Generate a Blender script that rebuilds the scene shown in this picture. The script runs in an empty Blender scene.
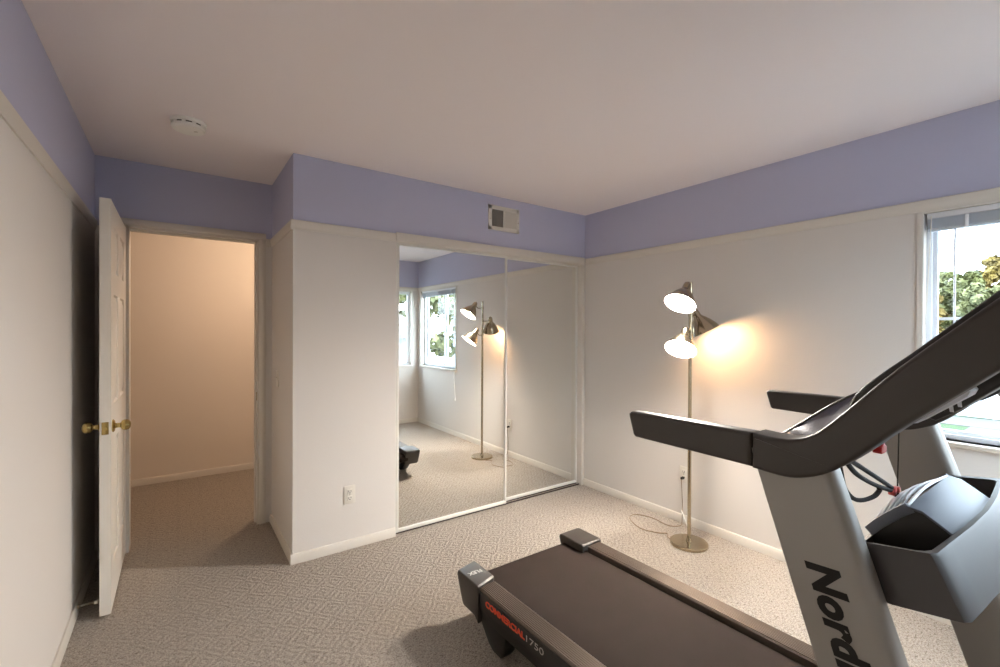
import bpy, bmesh, math, random
from mathutils import Vector, Matrix
C = bpy.context.scene
COL = C.collection
PI = math.pi
random.seed(7)

# ------------------------------------------------------------------ camera
F_PX, YAW, PITCH, ROLL, CAM_Z = 452.66, 35.458, -0.308, 0.256, 1.391
cam_d = bpy.data.cameras.new('camera')
cam_d.sensor_width = 36.0
cam_d.lens = 36.0 * F_PX / 1000.0
cam_d.clip_start = 0.02
cam_d.clip_end = 300
cam = bpy.data.objects.new('camera', cam_d)
COL.objects.link(cam)
_y, _p, _r = (math.radians(a) for a in (YAW, PITCH, ROLL))
_fw = Vector((math.sin(_y) * math.cos(_p), math.cos(_y) * math.cos(_p), math.sin(_p)))
_rt = Vector((math.cos(_y), -math.sin(_y), 0))
_up = _rt.cross(_fw)
_rt2 = _rt * math.cos(_r) + _up * math.sin(_r)
_up2 = -_rt * math.sin(_r) + _up * math.cos(_r)
_m = Matrix((_rt2, _up2, -_fw)).transposed().to_4x4()
_m.translation = (0, 0, CAM_Z)
cam.matrix_world = _m
C.camera = cam

# ------------------------------------------------------------------ sky and exposure
world = bpy.data.worlds.new('sky')
C.world = world
world.use_nodes = True
_bg = world.node_tree.nodes['Background']
_bg.inputs['Color'].default_value = (0.76, 0.88, 1.0, 1)
_bg.inputs['Strength'].default_value = 6.8
C.view_settings.view_transform = 'Standard'
C.view_settings.look = 'None'
C.view_settings.exposure = 1.1
C.view_settings.gamma = 1.0
C.view_settings.use_curve_mapping = False
BULB_WARM, BULB_COOL, BULB_MID, HALL_BULB = 60.0, 1150.0, 950.0, 61.0


# ------------------------------------------------------------------ helpers
def srgb(r, g, b):
    return tuple(((c / 255) / 12.92 if c <= 10 else ((c / 255 + .055) / 1.055) ** 2.4) for c in (r, g, b)) + (1,)


def nd(t, typ, **kw):
    n = t.nodes.new(typ)
    for k, v in kw.items():
        setattr(n, k, v)
    return n


def mat(name, col, rough=.5, metal=0., bump=0., scale=200., dist=.001, var=0., vscale=6., spec=.5, coat=0., detail=3.):
    m = bpy.data.materials.new(name)
    m.use_nodes = True
    t = m.node_tree
    b = t.nodes['Principled BSDF']
    b.inputs['Base Color'].default_value = col
    b.inputs['Roughness'].default_value = rough
    b.inputs['Metallic'].default_value = metal
    b.inputs['Specular IOR Level'].default_value = spec
    if coat:
        b.inputs['Coat Weight'].default_value = coat
        b.inputs['Coat Roughness'].default_value = .15
    if bump or var:
        co = nd(t, 'ShaderNodeTexCoord')
    if bump:
        n = nd(t, 'ShaderNodeTexNoise')
        n.inputs['Scale'].default_value = scale
        n.inputs['Detail'].default_value = detail
        t.links.new(co.outputs['Object'], n.inputs['Vector'])
        bp = nd(t, 'ShaderNodeBump')
        bp.inputs['Strength'].default_value = bump
        bp.inputs['Distance'].default_value = dist
        t.links.new(n.outputs['Fac'], bp.inputs['Height'])
        t.links.new(bp.outputs['Normal'], b.inputs['Normal'])
    if var:
        n2 = nd(t, 'ShaderNodeTexNoise')
        n2.inputs['Scale'].default_value = vscale
        n2.inputs['Detail'].default_value = 4
        t.links.new(co.outputs['Object'], n2.inputs['Vector'])
        mx = nd(t, 'ShaderNodeMix', data_type='RGBA')
        mx.inputs[6].default_value = tuple(c * (1 - var) for c in col[:3]) + (1,)
        mx.inputs[7].default_value = tuple(min(1, c * (1 + var)) for c in col[:3]) + (1,)
        t.links.new(n2.outputs['Fac'], mx.inputs[0])
        t.links.new(mx.outputs[2], b.inputs['Base Color'])
    return m


def emit(name, col, strength):
    m = bpy.data.materials.new(name)
    m.use_nodes = True
    b = m.node_tree.nodes['Principled BSDF']
    b.inputs['Base Color'].default_value = (.8, .8, .8, 1)
    b.inputs['Emission Color'].default_value = col
    b.inputs['Emission Strength'].default_value = strength
    return m


def add_box(bm, x0, x1, y0, y1, z0, z1, bev=0., seg=2):
    r = bmesh.ops.create_cube(bm, size=1)
    vs = r['verts']
    for v in vs:
        v.co = Vector(((x0 + x1) / 2 + v.co.x * (x1 - x0), (y0 + y1) / 2 + v.co.y * (y1 - y0), (z0 + z1) / 2 + v.co.z * (z1 - z0)))
    if bev:
        es = list({e for v in vs for e in v.link_edges})
        bmesh.ops.bevel(bm, geom=es, offset=bev, segments=seg, affect='EDGES', profile=.5)


def add_prism(bm, pts, a0, a1, axis='x', bev=0., seg=2, capbev=None):
    """polygon of 2-D points extruded along an axis; x: (y,z)  y: (x,z)  z: (x,y)"""
    def p3(u, v, a):
        return {'x': (a, u, v), 'y': (u, a, v), 'z': (u, v, a)}[axis]
    v0 = [bm.verts.new(p3(u, v, a0)) for u, v in pts]
    v1 = [bm.verts.new(p3(u, v, a1)) for u, v in pts]
    f0 = bm.faces.new(v0)
    f1 = bm.faces.new(list(reversed(v1)))
    n = len(pts)
    sides = []
    for i in range(n):
        j = (i + 1) % n
        sides.append(bm.faces.new((v0[j], v0[i], v1[i], v1[j])))
    fs = [f0, f1] + sides
    bmesh.ops.recalc_face_normals(bm, faces=fs)
    if bev:
        es = list({e for f in (f0, f1) for e in f.edges})
        bmesh.ops.bevel(bm, geom=es, offset=bev, segments=seg, affect='EDGES', profile=.5)


def add_tube(bm, path, r, sides=10, cap=True, radii=None):
    path = [Vector(p) for p in path]
    n = len(path)
    rings = []
    t0 = (path[1] - path[0]).normalized()
    ref = Vector((0, 0, 1)) if abs(t0.z) < .9 else Vector((1, 0, 0))
    nrm = t0.cross(ref).normalized()
    for i, p in enumerate(path):
        t = (path[min(i + 1, n - 1)] - path[max(i - 1, 0)]).normalized()
        nrm = (nrm - t * nrm.dot(t)).normalized()
        bn = t.cross(nrm)
        rr = radii[i] if radii else r
        rings.append([bm.verts.new(p + (nrm * math.cos(a) + bn * math.sin(a)) * rr) for a in (2 * PI * k / sides for k in range(sides))])
    for i in range(n - 1):
        for k in range(sides):
            l = (k + 1) % sides
            bm.faces.new((rings[i][k], rings[i][l], rings[i + 1][l], rings[i + 1][k]))
    if cap:
        bm.faces.new(list(reversed(rings[0])))
        bm.faces.new(rings[-1])


def add_lathe(bm, prof, sides=32, M=None):
    """prof: (radius, z) pairs turned about z; M places it"""
    M = M or Matrix()
    rings = []
    for r, z in prof:
        if r < 1e-6:
            rings.append([bm.verts.new(M @ Vector((0, 0, z)))])
        else:
            rings.append([bm.verts.new(M @ Vector((r * math.cos(2 * PI * k / sides), r * math.sin(2 * PI * k / sides), z))) for k in range(sides)])
    fs = []
    for a, b in zip(rings, rings[1:]):
        for k in range(sides):
            l = (k + 1) % sides
            if len(a) == 1 and len(b) == 1:
                continue
            if len(a) == 1:
                fs.append(bm.faces.new((a[0], b[l], b[k])))
            elif len(b) == 1:
                fs.append(bm.faces.new((a[k], a[l], b[0])))
            else:
                fs.append(bm.faces.new((a[k], a[l], b[l], b[k])))
    return fs


def smooth_path(pts, n=8, closed=False):
    pts = [Vector(p) for p in pts]
    out = []
    N = len(pts)
    rng = range(N) if closed else range(N - 1)
    for i in rng:
        if closed:
            p0, p1, p2, p3 = pts[i - 1], pts[i], pts[(i + 1) % N], pts[(i + 2) % N]
        else:
            p0, p1, p2, p3 = pts[max(i - 1, 0)], pts[i], pts[i + 1], pts[min(i + 2, N - 1)]
        for k in range(n):
            t = k / n
            out.append(.5 * ((2 * p1) + (p2 - p0) * t + (2 * p0 - 5 * p1 + 4 * p2 - p3) * t * t + (3 * p1 - p0 - 3 * p2 + p3) * t ** 3))
    if not closed:
        out.append(pts[-1])
    return out


def axis_matrix(p, d, roll_ref=Vector((0, 0, 1))):
    """local +z along d, origin p"""
    z = Vector(d).normalized()
    x = roll_ref.cross(z)
    if x.length < 1e-4:
        x = Vector((1, 0, 0)).cross(z)
    x.normalize()
    y = z.cross(x)
    m = Matrix((x, y, z)).transposed().to_4x4()
    m.translation = Vector(p)
    return m


def obj(name, bm, material, parent=None, smooth=35):
    """link a bmesh (world coordinates) as one object; under a parent the vertices become relative to it"""
    if parent is not None:
        off = Vector((0, 0, 0))
        q = parent
        while q is not None:
            off += Vector(q.location)
            q = q.parent
        bmesh.ops.translate(bm, verts=bm.verts, vec=-off)
    me = bpy.data.meshes.new(name)
    bm.to_mesh(me)
    bm.free()
    mats = material if isinstance(material, (list, tuple)) else [material]
    for m in mats:
        me.materials.append(m)
    if smooth:
        for f in me.polygons:
            f.use_smooth = True
        me.set_sharp_from_angle(angle=math.radians(smooth))
    o = bpy.data.objects.new(name, me)
    COL.objects.link(o)
    if parent is not None:
        o.parent = parent
    return o


def tag(o, label, cat, group=None):
    o['label'] = label
    o['category'] = cat
    if group:
        o['group'] = group
    return o


def thing(name, label, cat, loc=(0, 0, 0), group=None):
    o = bpy.data.objects.new(name, None)
    o.empty_display_size = .05
    COL.objects.link(o)
    o.location = loc
    return tag(o, label, cat, group)


def struct(name, bm, m, parent=None, smooth=35):
    o = obj(name, bm, m, parent, smooth)
    if parent is None:
        o['kind'] = 'structure'
    return o


def struct_root(name, loc):
    o = bpy.data.objects.new(name, None)
    COL.objects.link(o)
    o.location = loc
    o['kind'] = 'structure'
    return o


def B():
    return bmesh.new()


def boxes(*bs, bev=0.):
    bm = B()
    for b in bs:
        add_box(bm, *b, bev=bev)
    return bm


def bake(bm, M):
    bmesh.ops.transform(bm, matrix=M, verts=bm.verts)
    return bm


def text_bm(body, size, M, depth=.0012, offset=0., shear=0., spacing=1.):
    cu = bpy.data.curves.new('lettering_curve', 'FONT')
    cu.body = body
    cu.size = size
    cu.extrude = depth / 2
    cu.offset = offset
    cu.shear = shear
    cu.space_character = spacing
    cu.resolution_u = 4
    o = bpy.data.objects.new('lettering_tmp', cu)
    COL.objects.link(o)
    dg = bpy.context.evaluated_depsgraph_get()
    me = bpy.data.meshes.new_from_object(o.evaluated_get(dg))
    bm = B()
    bm.from_mesh(me)
    bpy.data.objects.remove(o)
    bpy.data.curves.remove(cu)
    bpy.data.meshes.remove(me)
    return bake(bm, M)


# ------------------------------------------------------------------ materials
LAV = srgb(192, 192, 215)
CREAM = srgb(220, 214, 208)


def wall_material():
    m = mat('painted_wall', CREAM, .75, bump=.25, scale=130, dist=.002, spec=.25, detail=2)
    t = m.node_tree
    b = t.nodes['Principled BSDF']
    g = nd(t, 'ShaderNodeNewGeometry')
    s = nd(t, 'ShaderNodeSeparateXYZ')
    t.links.new(g.outputs['Position'], s.inputs[0])
    gt = nd(t, 'ShaderNodeMath', operation='GREATER_THAN')
    gt.inputs[1].default_value = 2.02
    t.links.new(s.outputs['Z'], gt.inputs[0])
    mx = nd(t, 'ShaderNodeMix', data_type='RGBA')
    mx.inputs[6].default_value = CREAM
    mx.inputs[7].default_value = LAV
    t.links.new(gt.outputs[0], mx.inputs[0])
    t.links.new(mx.outputs[2], b.inputs['Base Color'])
    return m


def carpet_material():
    m = bpy.data.materials.new('patterned_carpet')
    m.use_nodes = True
    t = m.node_tree
    b = t.nodes['Principled BSDF']
    b.inputs['Roughness'].default_value = .95
    b.inputs['Specular IOR Level'].default_value = .1
    co = nd(t, 'ShaderNodeTexCoord')

    def math_(op, a, bb=None):
        n = nd(t, 'ShaderNodeMath', operation=op)
        for i, v in enumerate((a, bb)):
            if v is None:
                continue
            if isinstance(v, (int, float)):
                n.inputs[i].default_value = v
            else:
                t.links.new(v, n.inputs[i])
        return n.outputs[0]
    # slightly wandering coordinates so the tufted lines are not ruler straight
    nz = nd(t, 'ShaderNodeTexNoise')
    nz.inputs['Scale'].default_value = 22
    nz.inputs['Detail'].default_value = 2
    t.links.new(co.outputs['Object'], nz.inputs['Vector'])
    sub = nd(t, 'ShaderNodeVectorMath', operation='SUBTRACT')
    t.links.new(nz.outputs['Color'], sub.inputs[0])
    sub.inputs[1].default_value = (.5, .5, .5)
    sc = nd(t, 'ShaderNodeVectorMath', operation='SCALE')
    t.links.new(sub.outputs[0], sc.inputs[0])
    sc.inputs['Scale'].default_value = .03
    ad = nd(t, 'ShaderNodeVectorMath', operation='ADD')
    t.links.new(co.outputs['Object'], ad.inputs[0])
    t.links.new(sc.outputs[0], ad.inputs[1])
    sp = nd(t, 'ShaderNodeSeparateXYZ')
    t.links.new(ad.outputs[0], sp.inputs[0])
    CELL = .155
    u = math_('ABSOLUTE', math_('SUBTRACT', math_('FRACT', math_('DIVIDE', sp.outputs['X'], CELL)), .5))
    v = math_('ABSOLUTE', math_('SUBTRACT', math_('FRACT', math_('DIVIDE', sp.outputs['Y'], CELL)), .5))
    dia = math_('ADD', u, v)
    rings = math_('MULTIPLY', math_('ADD', math_('SINE', math_('MULTIPLY', dia, 2 * PI * 4.0)), 1.), .5)
    edge = math_('MAXIMUM', u, v)
    line = math_('GREATER_THAN', edge, .465)
    pat = math_('SUBTRACT', rings, math_('MULTIPLY', line, .45))
    f1 = nd(t, 'ShaderNodeTexNoise')
    f1.inputs['Scale'].default_value = 240
    f1.inputs['Detail'].default_value = 3
    t.links.new(co.outputs['Object'], f1.inputs['Vector'])
    f2 = nd(t, 'ShaderNodeTexNoise')
    f2.inputs['Scale'].default_value = 60
    f2.inputs['Detail'].default_value = 4
    t.links.new(co.outputs['Object'], f2.inputs['Vector'])
    h = math_('ADD', math_('MULTIPLY', pat, .42), math_('ADD', math_('MULTIPLY', f1.outputs['Fac'], 1.1), math_('MULTIPLY', f2.outputs['Fac'], .9)))
    bp = nd(t, 'ShaderNodeBump')
    bp.inputs['Strength'].default_value = 1.0
    bp.inputs['Distance'].default_value = .011
    t.links.new(h, bp.inputs['Height'])
    t.links.new(bp.outputs['Normal'], b.inputs['Normal'])
    # yarn: mixed light and darker beige strands
    f3 = nd(t, 'ShaderNodeTexNoise')
    f3.inputs['Scale'].default_value = 150
    f3.inputs['Detail'].default_value = 5
    f3.inputs['Roughness'].default_value = .7
    t.links.new(co.outputs['Object'], f3.inputs['Vector'])
    rp = nd(t, 'ShaderNodeValToRGB')
    rp.color_ramp.elements[0].position = .34
    rp.color_ramp.elements[0].color = srgb(142, 131, 121)
    rp.color_ramp.elements[1].position = .58
    rp.color_ramp.elements[1].color = srgb(209, 199, 187)
    fl_ = nd(t, 'ShaderNodeTexNoise')
    fl_.inputs['Scale'].default_value = 1.0
    fl_.inputs['Detail'].default_value = 3
    st_ = nd(t, 'ShaderNodeVectorMath', operation='MULTIPLY')
    t.links.new(co.outputs['Object'], st_.inputs[0])
    st_.inputs[1].default_value = (45, 105, 1)
    t.links.new(st_.outputs[0], fl_.inputs['Vector'])
    fleck = math_('MULTIPLY', math_('GREATER_THAN', fl_.outputs['Fac'], .63), -.16)
    mixf = math_('ADD', math_('ADD', math_('MULTIPLY', f3.outputs['Fac'], .95), math_('MULTIPLY', pat, .035)), fleck)
    t.links.new(mixf, rp.inputs['Fac'])
    t.links.new(rp.outputs['Color'], b.inputs['Base Color'])
    return m


def glass_material():
    m = bpy.data.materials.new('window_glass')
    m.use_nodes = True
    t = m.node_tree
    t.nodes.remove(t.nodes['Principled BSDF'])
    out = t.nodes['Material Output']
    tr = nd(t, 'ShaderNodeBsdfTransparent')
    tr.inputs['Color'].default_value = (.95, .97, .97, 1)
    gl = nd(t, 'ShaderNodeBsdfGlossy')
    gl.inputs['Roughness'].default_value = .01
    fr = nd(t, 'ShaderNodeFresnel')
    fr.inputs['IOR'].default_value = 1.35
    mx = nd(t, 'ShaderNodeMixShader')
    # no inner total reflection: only the outer side of the pane mirrors
    ge = nd(t, 'ShaderNodeNewGeometry')
    inv = nd(t, 'ShaderNodeMath', operation='SUBTRACT')
    inv.inputs[0].default_value = 1.0
    t.links.new(ge.outputs['Backfacing'], inv.inputs[1])
    mu = nd(t, 'ShaderNodeMath', operation='MULTIPLY')
    t.links.new(fr.outputs[0], mu.inputs[0])
    t.links.new(inv.outputs[0], mu.inputs[1])
    t.links.new(mu.outputs[0], mx.inputs[0])
    t.links.new(tr.outputs[0], mx.inputs[1])
    t.links.new(gl.outputs[0], mx.inputs[2])
    t.links.new(mx.outputs[0], out.inputs['Surface'])
    return m


M = {}
M['wall'] = wall_material()
M['ceil'] = mat('ceiling_paint', srgb(244, 235, 235), .85, bump=.25, scale=110, dist=.002, spec=.2, detail=2)
M['carpet'] = carpet_material()
M['trim'] = mat('white_trim_paint', srgb(217, 210, 200), .45, bump=.06, scale=60)
M['door'] = mat('white_door_paint', srgb(234, 228, 218), .4, bump=.05, scale=60)
M['glass'] = glass_material()
M['mirror'] = mat('mirror_glass', (.90, .91, .89, 1), .006, metal=1.)
M['alu'] = mat('white_aluminium', srgb(225, 222, 215), .35, bump=.03)
M['vinyl'] = mat('white_vinyl', srgb(236, 238, 242), .35, bump=.03)
M['blind'] = mat('blue_grey_slats', srgb(210, 218, 228), .5, bump=.05)
M['plate'] = mat('ivory_plastic', srgb(224, 218, 208), .35, bump=.02)
M['detector'] = mat('white_detector_plastic', srgb(246, 243, 236), .35, bump=.02)
M['slot'] = mat('dark_slot', srgb(58, 46, 42), .6, bump=.05)
M['brass'] = mat('polished_brass', srgb(190, 168, 110), .22, metal=1., bump=.03, scale=40)
M['nickel'] = mat('brushed_nickel', srgb(184, 170, 146), .2, metal=1., bump=.05, scale=300)
M['shade_in'] = mat('white_shade_lining', srgb(248, 246, 240), .5, bump=.02)
M['charcoal'] = mat('charcoal_plastic', srgb(60, 54, 49), .42, bump=.12, scale=900, dist=.0004)
M['black'] = mat('black_plastic', srgb(40, 37, 35), .4, bump=.1, scale=900, dist=.0004)
M['gunmetal'] = mat('grey_metallic_paint', srgb(150, 146, 141), .42, metal=.35, bump=.04, scale=500)
M['belt'] = mat('rubber_belt', srgb(46, 38, 34), .85, spec=.08, bump=.5, scale=420, dist=.0008, var=.12, vscale=9)
M['rail'] = mat('brown_grey_aluminium', srgb(118, 106, 96), .33, metal=.55, bump=.05, scale=300)
M['tub'] = mat('grey_satin_plastic', srgb(70, 66, 66), .45, bump=.05, scale=600)
M['pod_white'] = mat('silver_white_plastic', srgb(112, 117, 130), .55, bump=.03, scale=400)
M['pale'] = mat('pale_grey_plastic', srgb(214, 216, 222), .4, bump=.02)
M['tray'] = mat('glossy_grey_plastic', srgb(84, 84, 98), .16, bump=.02)
M['orange'] = mat('orange_lettering', srgb(226, 74, 34), .5, bump=.02)
M['silver'] = mat('silver_lettering', srgb(200, 196, 190), .4, bump=.02)
M['red'] = mat('red_plastic', srgb(176, 14, 12), .3, bump=.02)
M['pink'] = mat('rose_plastic', srgb(206, 84, 80), .3, bump=.02)
M['rubber'] = mat('black_rubber', srgb(24, 22, 21), .8, bump=.05)
M['cord'] = mat('clear_beige_cord', srgb(142, 120, 96), .35, bump=.02)
M['white_cord'] = mat('white_cord', srgb(236, 232, 224), .5, bump=.02)
M['screen'] = mat('dark_screen', srgb(20, 21, 24), .12, bump=.01)
M['lawn'] = mat('lawn', srgb(40, 62, 28), .95, bump=.6, scale=8, dist=.05, var=.25, vscale=2)
M['concrete'] = mat('pale_concrete', srgb(80, 78, 76), .9, bump=.2, scale=30, var=.08, vscale=1)
M['fence'] = mat('white_fence_paint', srgb(172, 176, 182), .6, bump=.05)
M['bark'] = mat('bark', srgb(96, 78, 62), .9, bump=.8, scale=20, dist=.02)
M['siding'] = mat('pale_grey_siding', srgb(150, 152, 158), .7, bump=.05)
M['stucco'] = mat('pale_blue_stucco', srgb(140, 150, 162), .85, bump=.2, scale=40)
M['shingle'] = mat('roof_shingle', srgb(110, 104, 100), .9, bump=.5, scale=12, dist=.02)


def leaf_material(name, c0, c1):
    m = bpy.data.materials.new(name)
    m.use_nodes = True
    t = m.node_tree
    b = t.nodes['Principled BSDF']
    b.inputs['Roughness'].default_value = .7
    co = nd(t, 'ShaderNodeTexCoord')
    n = nd(t, 'ShaderNodeTexNoise')
    n.inputs['Scale'].default_value = 1.4
    n.inputs['Detail'].default_value = 6
    t.links.new(co.outputs['Object'], n.inputs['Vector'])
    r = nd(t, 'ShaderNodeValToRGB')
    r.color_ramp.elements[0].position = .35
    r.color_ramp.elements[0].color = c0
    r.color_ramp.elements[1].position = .65
    r.color_ramp.elements[1].color = c1
    t.links.new(n.outputs['Fac'], r.inputs['Fac'])
    t.links.new(r.outputs['Color'], b.inputs['Base Color'])
    return m


LEAF_G = leaf_material('green_leaves', srgb(54, 58, 28), srgb(108, 110, 60))
LEAF_Y = leaf_material('yellow_leaves', srgb(82, 68, 26), srgb(136, 116, 56))
LEAF_S = leaf_material('grey_green_leaves', srgb(66, 70, 40), srgb(124, 124, 80))

# ------------------------------------------------------------------ the room
XL, XR, YN, YC, YD, H = -.407, 3.008, -.54, 2.90, 3.637, 2.44
XA = .557                       # outer corner of the closet bump-out
XC = 1.20                       # left end of the mirror doors
YH = 5.14                       # far wall of the hall beyond the door
DO0, DO1, DOZ = -.26, .477, 2.04   # doorway
WY0, WY1, WZ0, WZ1 = -.44, .615, .875, 1.985    # right window
NX0, NX1 = 1.75, 2.90                          # near-wall window

struct('floor', boxes((-1.6, 3.2, YN - .15, 5.3, -.12, 0)), M['carpet'], smooth=0)
struct('ceiling', boxes((-1.6, 3.2, YN - .15, 5.3, H, H + .12)), M['ceil'], smooth=0)
struct('wall_left', boxes((XL - .12, XL, YN - .12, YD + .11, 0, H)), M['wall'], smooth=0)
struct('wall_right', boxes((XR, XR + .14, YN - .14, WY0, 0, H), (XR, XR + .14, WY1, 3.7, 0, H),
                           (XR, XR + .14, WY0, WY1, 0, WZ0), (XR, XR + .14, WY0, WY1, WZ1, H)), M['wall'], smooth=0)
struct('wall_near', boxes((XL - .12, NX0, YN - .14, YN, 0, H), (NX1, XR, YN - .14, YN, 0, H),
                          (NX0, NX1, YN - .14, YN, 0, WZ0), (NX0, NX1, YN - .14, YN, WZ1, H)), M['wall'], smooth=0)
_bm = B()
add_prism(_bm, [(XA, YC), (XC, YC), (XC, YD), (XA, YD)], 0, H, 'z')
struct('wall_closet', _bm, M['wall'], smooth=0)
struct('wall_above_closet', boxes((XC, XR, YC, YD, 2.03, H)), M['wall'], smooth=0)
struct('wall_inside_closet', boxes((XC, XR, YC + .62, YD, 0, 2.03)), M['wall'], smooth=0)
struct('wall_door', boxes((XL, DO0, YD, YD + .11, 0, H), (DO1, 1.9, YD, YD + .11, 0, H), (DO0, DO1, YD, YD + .11, DOZ, H)), M['wall'], smooth=0)
M['hall'] = mat('hall_wall_paint', srgb(232, 222, 210), .75, bump=.25, scale=130, dist=.002, spec=.25, detail=2)
struct('wall_hall_back', boxes((-1.5, 1.9, YH, YH + .12, 0, H)), M['hall'], smooth=0)
struct('wall_hall_left', boxes((-1.6, -1.48, YD, YH + .12, 0, H)), M['hall'], smooth=0)
struct('wall_hall_right', boxes((1.78, 1.9, YD + .11, YH, 0, H)), M['hall'], smooth=0)
struct('wall_hall_front', boxes((-1.6, XL - .11, YD, YD + .11, 0, H)), M['hall'], smooth=0)

BH, BT = .058, .013


def base_profile(s):
    return [(0, 0), (s * BT, 0), (s * BT, BH - .012), (s * BT * .55, BH), (0, BH)]


def baseboard(name, axis, a0, a1, w, s):
    bm = B()
    pts = [(w + u, z) for u, z in base_profile(s)]
    add_prism(bm, pts, a0, a1, axis)
    return struct(name, bm, M['trim'])


baseboard('baseboard_left', 'y', YN, YD, XL, 1)
baseboard('baseboard_right', 'y', YN, YC + .0, XR, -1)
baseboard('baseboard_near', 'x', XL, XR, YN, 1)
baseboard('baseboard_closet', 'x', XA - BT, XC, YC, -1)
baseboard('baseboard_return', 'y', YC, YD, XA, -1)
baseboard('baseboard_hall', 'x', -1.48, 1.78, YH, -1)

RZ0, RZ1 = 1.990, 2.046


def rail_profile(w, s):
    return [(w, RZ0), (w + s * .006, RZ0), (w + s * .007, RZ0 + .014), (w + s * .011, RZ0 + .022), (w + s * .013, RZ0 + .038),
            (w + s * .014, RZ1 - .004), (w + s * .011, RZ1), (w, RZ1)]


def rail(name, axis, a0, a1, w, s):
    bm = B()
    add_prism(bm, rail_profile(w, s), a0, a1, axis)
    return struct(name, bm, M['trim'])


rail('trim_1', 'y', YN, YD, XL, 1)
rail('trim_2', 'y', YN, YC - .012, XR, -1)
rail('trim_3', 'x', XL, XR, YN, 1)
rail('trim_4', 'x', XA - .014, XC, YC, -1)
rail('trim_5', 'y', YC - .0005, YD, XA, -1)
rail('trim_6', 'x', DO1 + .04, XA, YD, -1)
# closet header fascia, right jamb, left jamb
struct('trim_7', boxes((XC - .003, 2.985, YC - .022, YC, 1.995, 2.052), (XC, 2.985, YC - .006, YC + .10, 1.990, 2.03), bev=.003), M['trim'])
struct('trim_8', boxes((2.972, XR, YC - .004, YC + .10, 0, 1.995), bev=.002), M['trim'])
struct('trim_9', boxes((XC, XC + .006, YC + .004, YC + .10, 0, 1.995)), M['alu'])
struct('trim_10', boxes((XC, 2.972, YC + .022, YC + .026, 0, .010), (XC, 2.972, YC + .062, YC + .066, 0, .010)), M['slot'])
# door casing and lining
CW = .040
_bm = B()
for x0, x1, z0, z1 in ((DO0 - CW, DO0, 0, DOZ), (DO1, DO1 + CW, 0, DOZ), (DO0 - CW, DO1 + CW, DOZ, DOZ + CW)):
    add_box(_bm, x0, x1, YD - .014, YD, z0, z1, bev=.004)
    add_box(_bm, x0 + .008, x1 - .008, YD - .019, YD - .010, z0 + .002, z1 - .008, bev=.004)
struct('trim_11', _bm, M['trim'])
struct('trim_12', boxes((DO0 - .004, DO0 + .014, YD - .004, YD + .115, 0, DOZ), (DO1 - .014, DO1 + .004, YD - .004, YD + .115, 0, DOZ),
                        (DO0, DO1, YD - .004, YD + .115, DOZ - .014, DOZ + .004), (DO1 - .024, DO1 - .012, YD + .045, YD + .08, 0, DOZ - .012),
                        (DO0, DO1, YD + .045, YD + .08, DOZ - .026, DOZ - .012)), M['trim'])

# ------------------------------------------------------------------ the open door
DX0, DX1, DY0, DY1, DZ0, DZ1 = -.304, -.262, 2.865, YD - .012, .016, 2.02
door = struct_root('door_1', (DX1, DY1, DZ0))


def panel_door():
    """six-panel slab: both broad faces get sunk fields with raised centres"""
    bm = B()
    W, Ht = DY1 - DY0, DZ1 - DZ0
    st, mid = .11, .10
    cols = [(st, W / 2 - mid / 2), (W / 2 + mid / 2, W - st)]
    rows = [(.20, .82), (1.00, 1.55), (1.66, Ht - .11)]
    ys = [0, cols[0][0], cols[0][1], cols[1][0], cols[1][1], W]
    zs = [0] + [v for r in rows for v in r] + [Ht]
    for side, x in ((0, DX0), (1, DX1)):
        s = 1 if side else -1
        grid = [[bm.verts.new((x, DY0 + y, DZ0 + z)) for z in zs] for y in ys]
        pan = []
        for i in range(len(ys) - 1):
            for j in range(len(zs) - 1):
                f = bm.faces.new((grid[i][j], grid[i + 1][j], grid[i + 1][j + 1], grid[i][j + 1]))
                if i in (1, 3) and j in (1, 3, 5):
                    pan.append(f)
        for f in pan:
            for inset, dx in ((.012, -.009), (.014, 0.), (.03, .007)):
                bmesh.ops.inset_region(bm, faces=[f], thickness=inset)
                for v in f.verts:
                    v.co.x += s * dx
        border = [grid[0][j] for j in range(len(zs))] + [grid[i][-1] for i in range(1, len(ys))] + \
                 [grid[-1][j] for j in range(len(zs) - 2, -1, -1)] + [grid[i][0] for i in range(len(ys) - 2, 0, -1)]
        if side == 0:
            b0 = border
        else:
            n = len(border)
            for k in range(n):
                bm.faces.new((b0[k], b0[(k + 1) % n], border[(k + 1) % n], border[k]))
    bmesh.ops.recalc_face_normals(bm, faces=bm.faces[:])
    return bm


obj('slab', panel_door(), M['door'], door, smooth=25)
KY, KZ = DY0 + .062, .915
for s, xf in ((1, DX1), (-1, DX0)):
    bm = B()
    Mx = axis_matrix((xf, KY, KZ), (s, 0, 0))
    add_lathe(bm, [(0, 0), (.030, 0), (.032, .004), (.026, .009), (.013, .012), (.011, .026), (.013, .031), (.022, .036), (.0265, .046),
                   (.0265, .055), (.023, .064), (.013, .070), (0, .072)], 28, Mx)
    obj('door_knob', bm, M['brass'], door)
bm = boxes((DX0 + .008, DX1 - .008, DY0 - .002, DY0 + .001, KZ - .030, KZ + .030), bev=.0006)
lp = obj('latch_plate', bm, M['brass'], door)
bm = B()
add_tube(bm, [((DX0 + DX1) / 2, DY0 - .009, KZ), ((DX0 + DX1) / 2, DY0, KZ)], .009, 12)
obj('latch_bolt', bm, M['brass'], lp)
for z in (.25, 1.02, 1.82):
    bm = boxes((DX0 + .002, DX1 - .006, DY1 - .0005, DY1 + .0015, z - .045, z + .045))
    add_tube(bm, [(DX0 - .002, DY1 + .003, z - .046), (DX0 - .002, DY1 + .003, z + .046)], .0055, 10)
    obj('hinge', bm, M['brass'], door)
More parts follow.
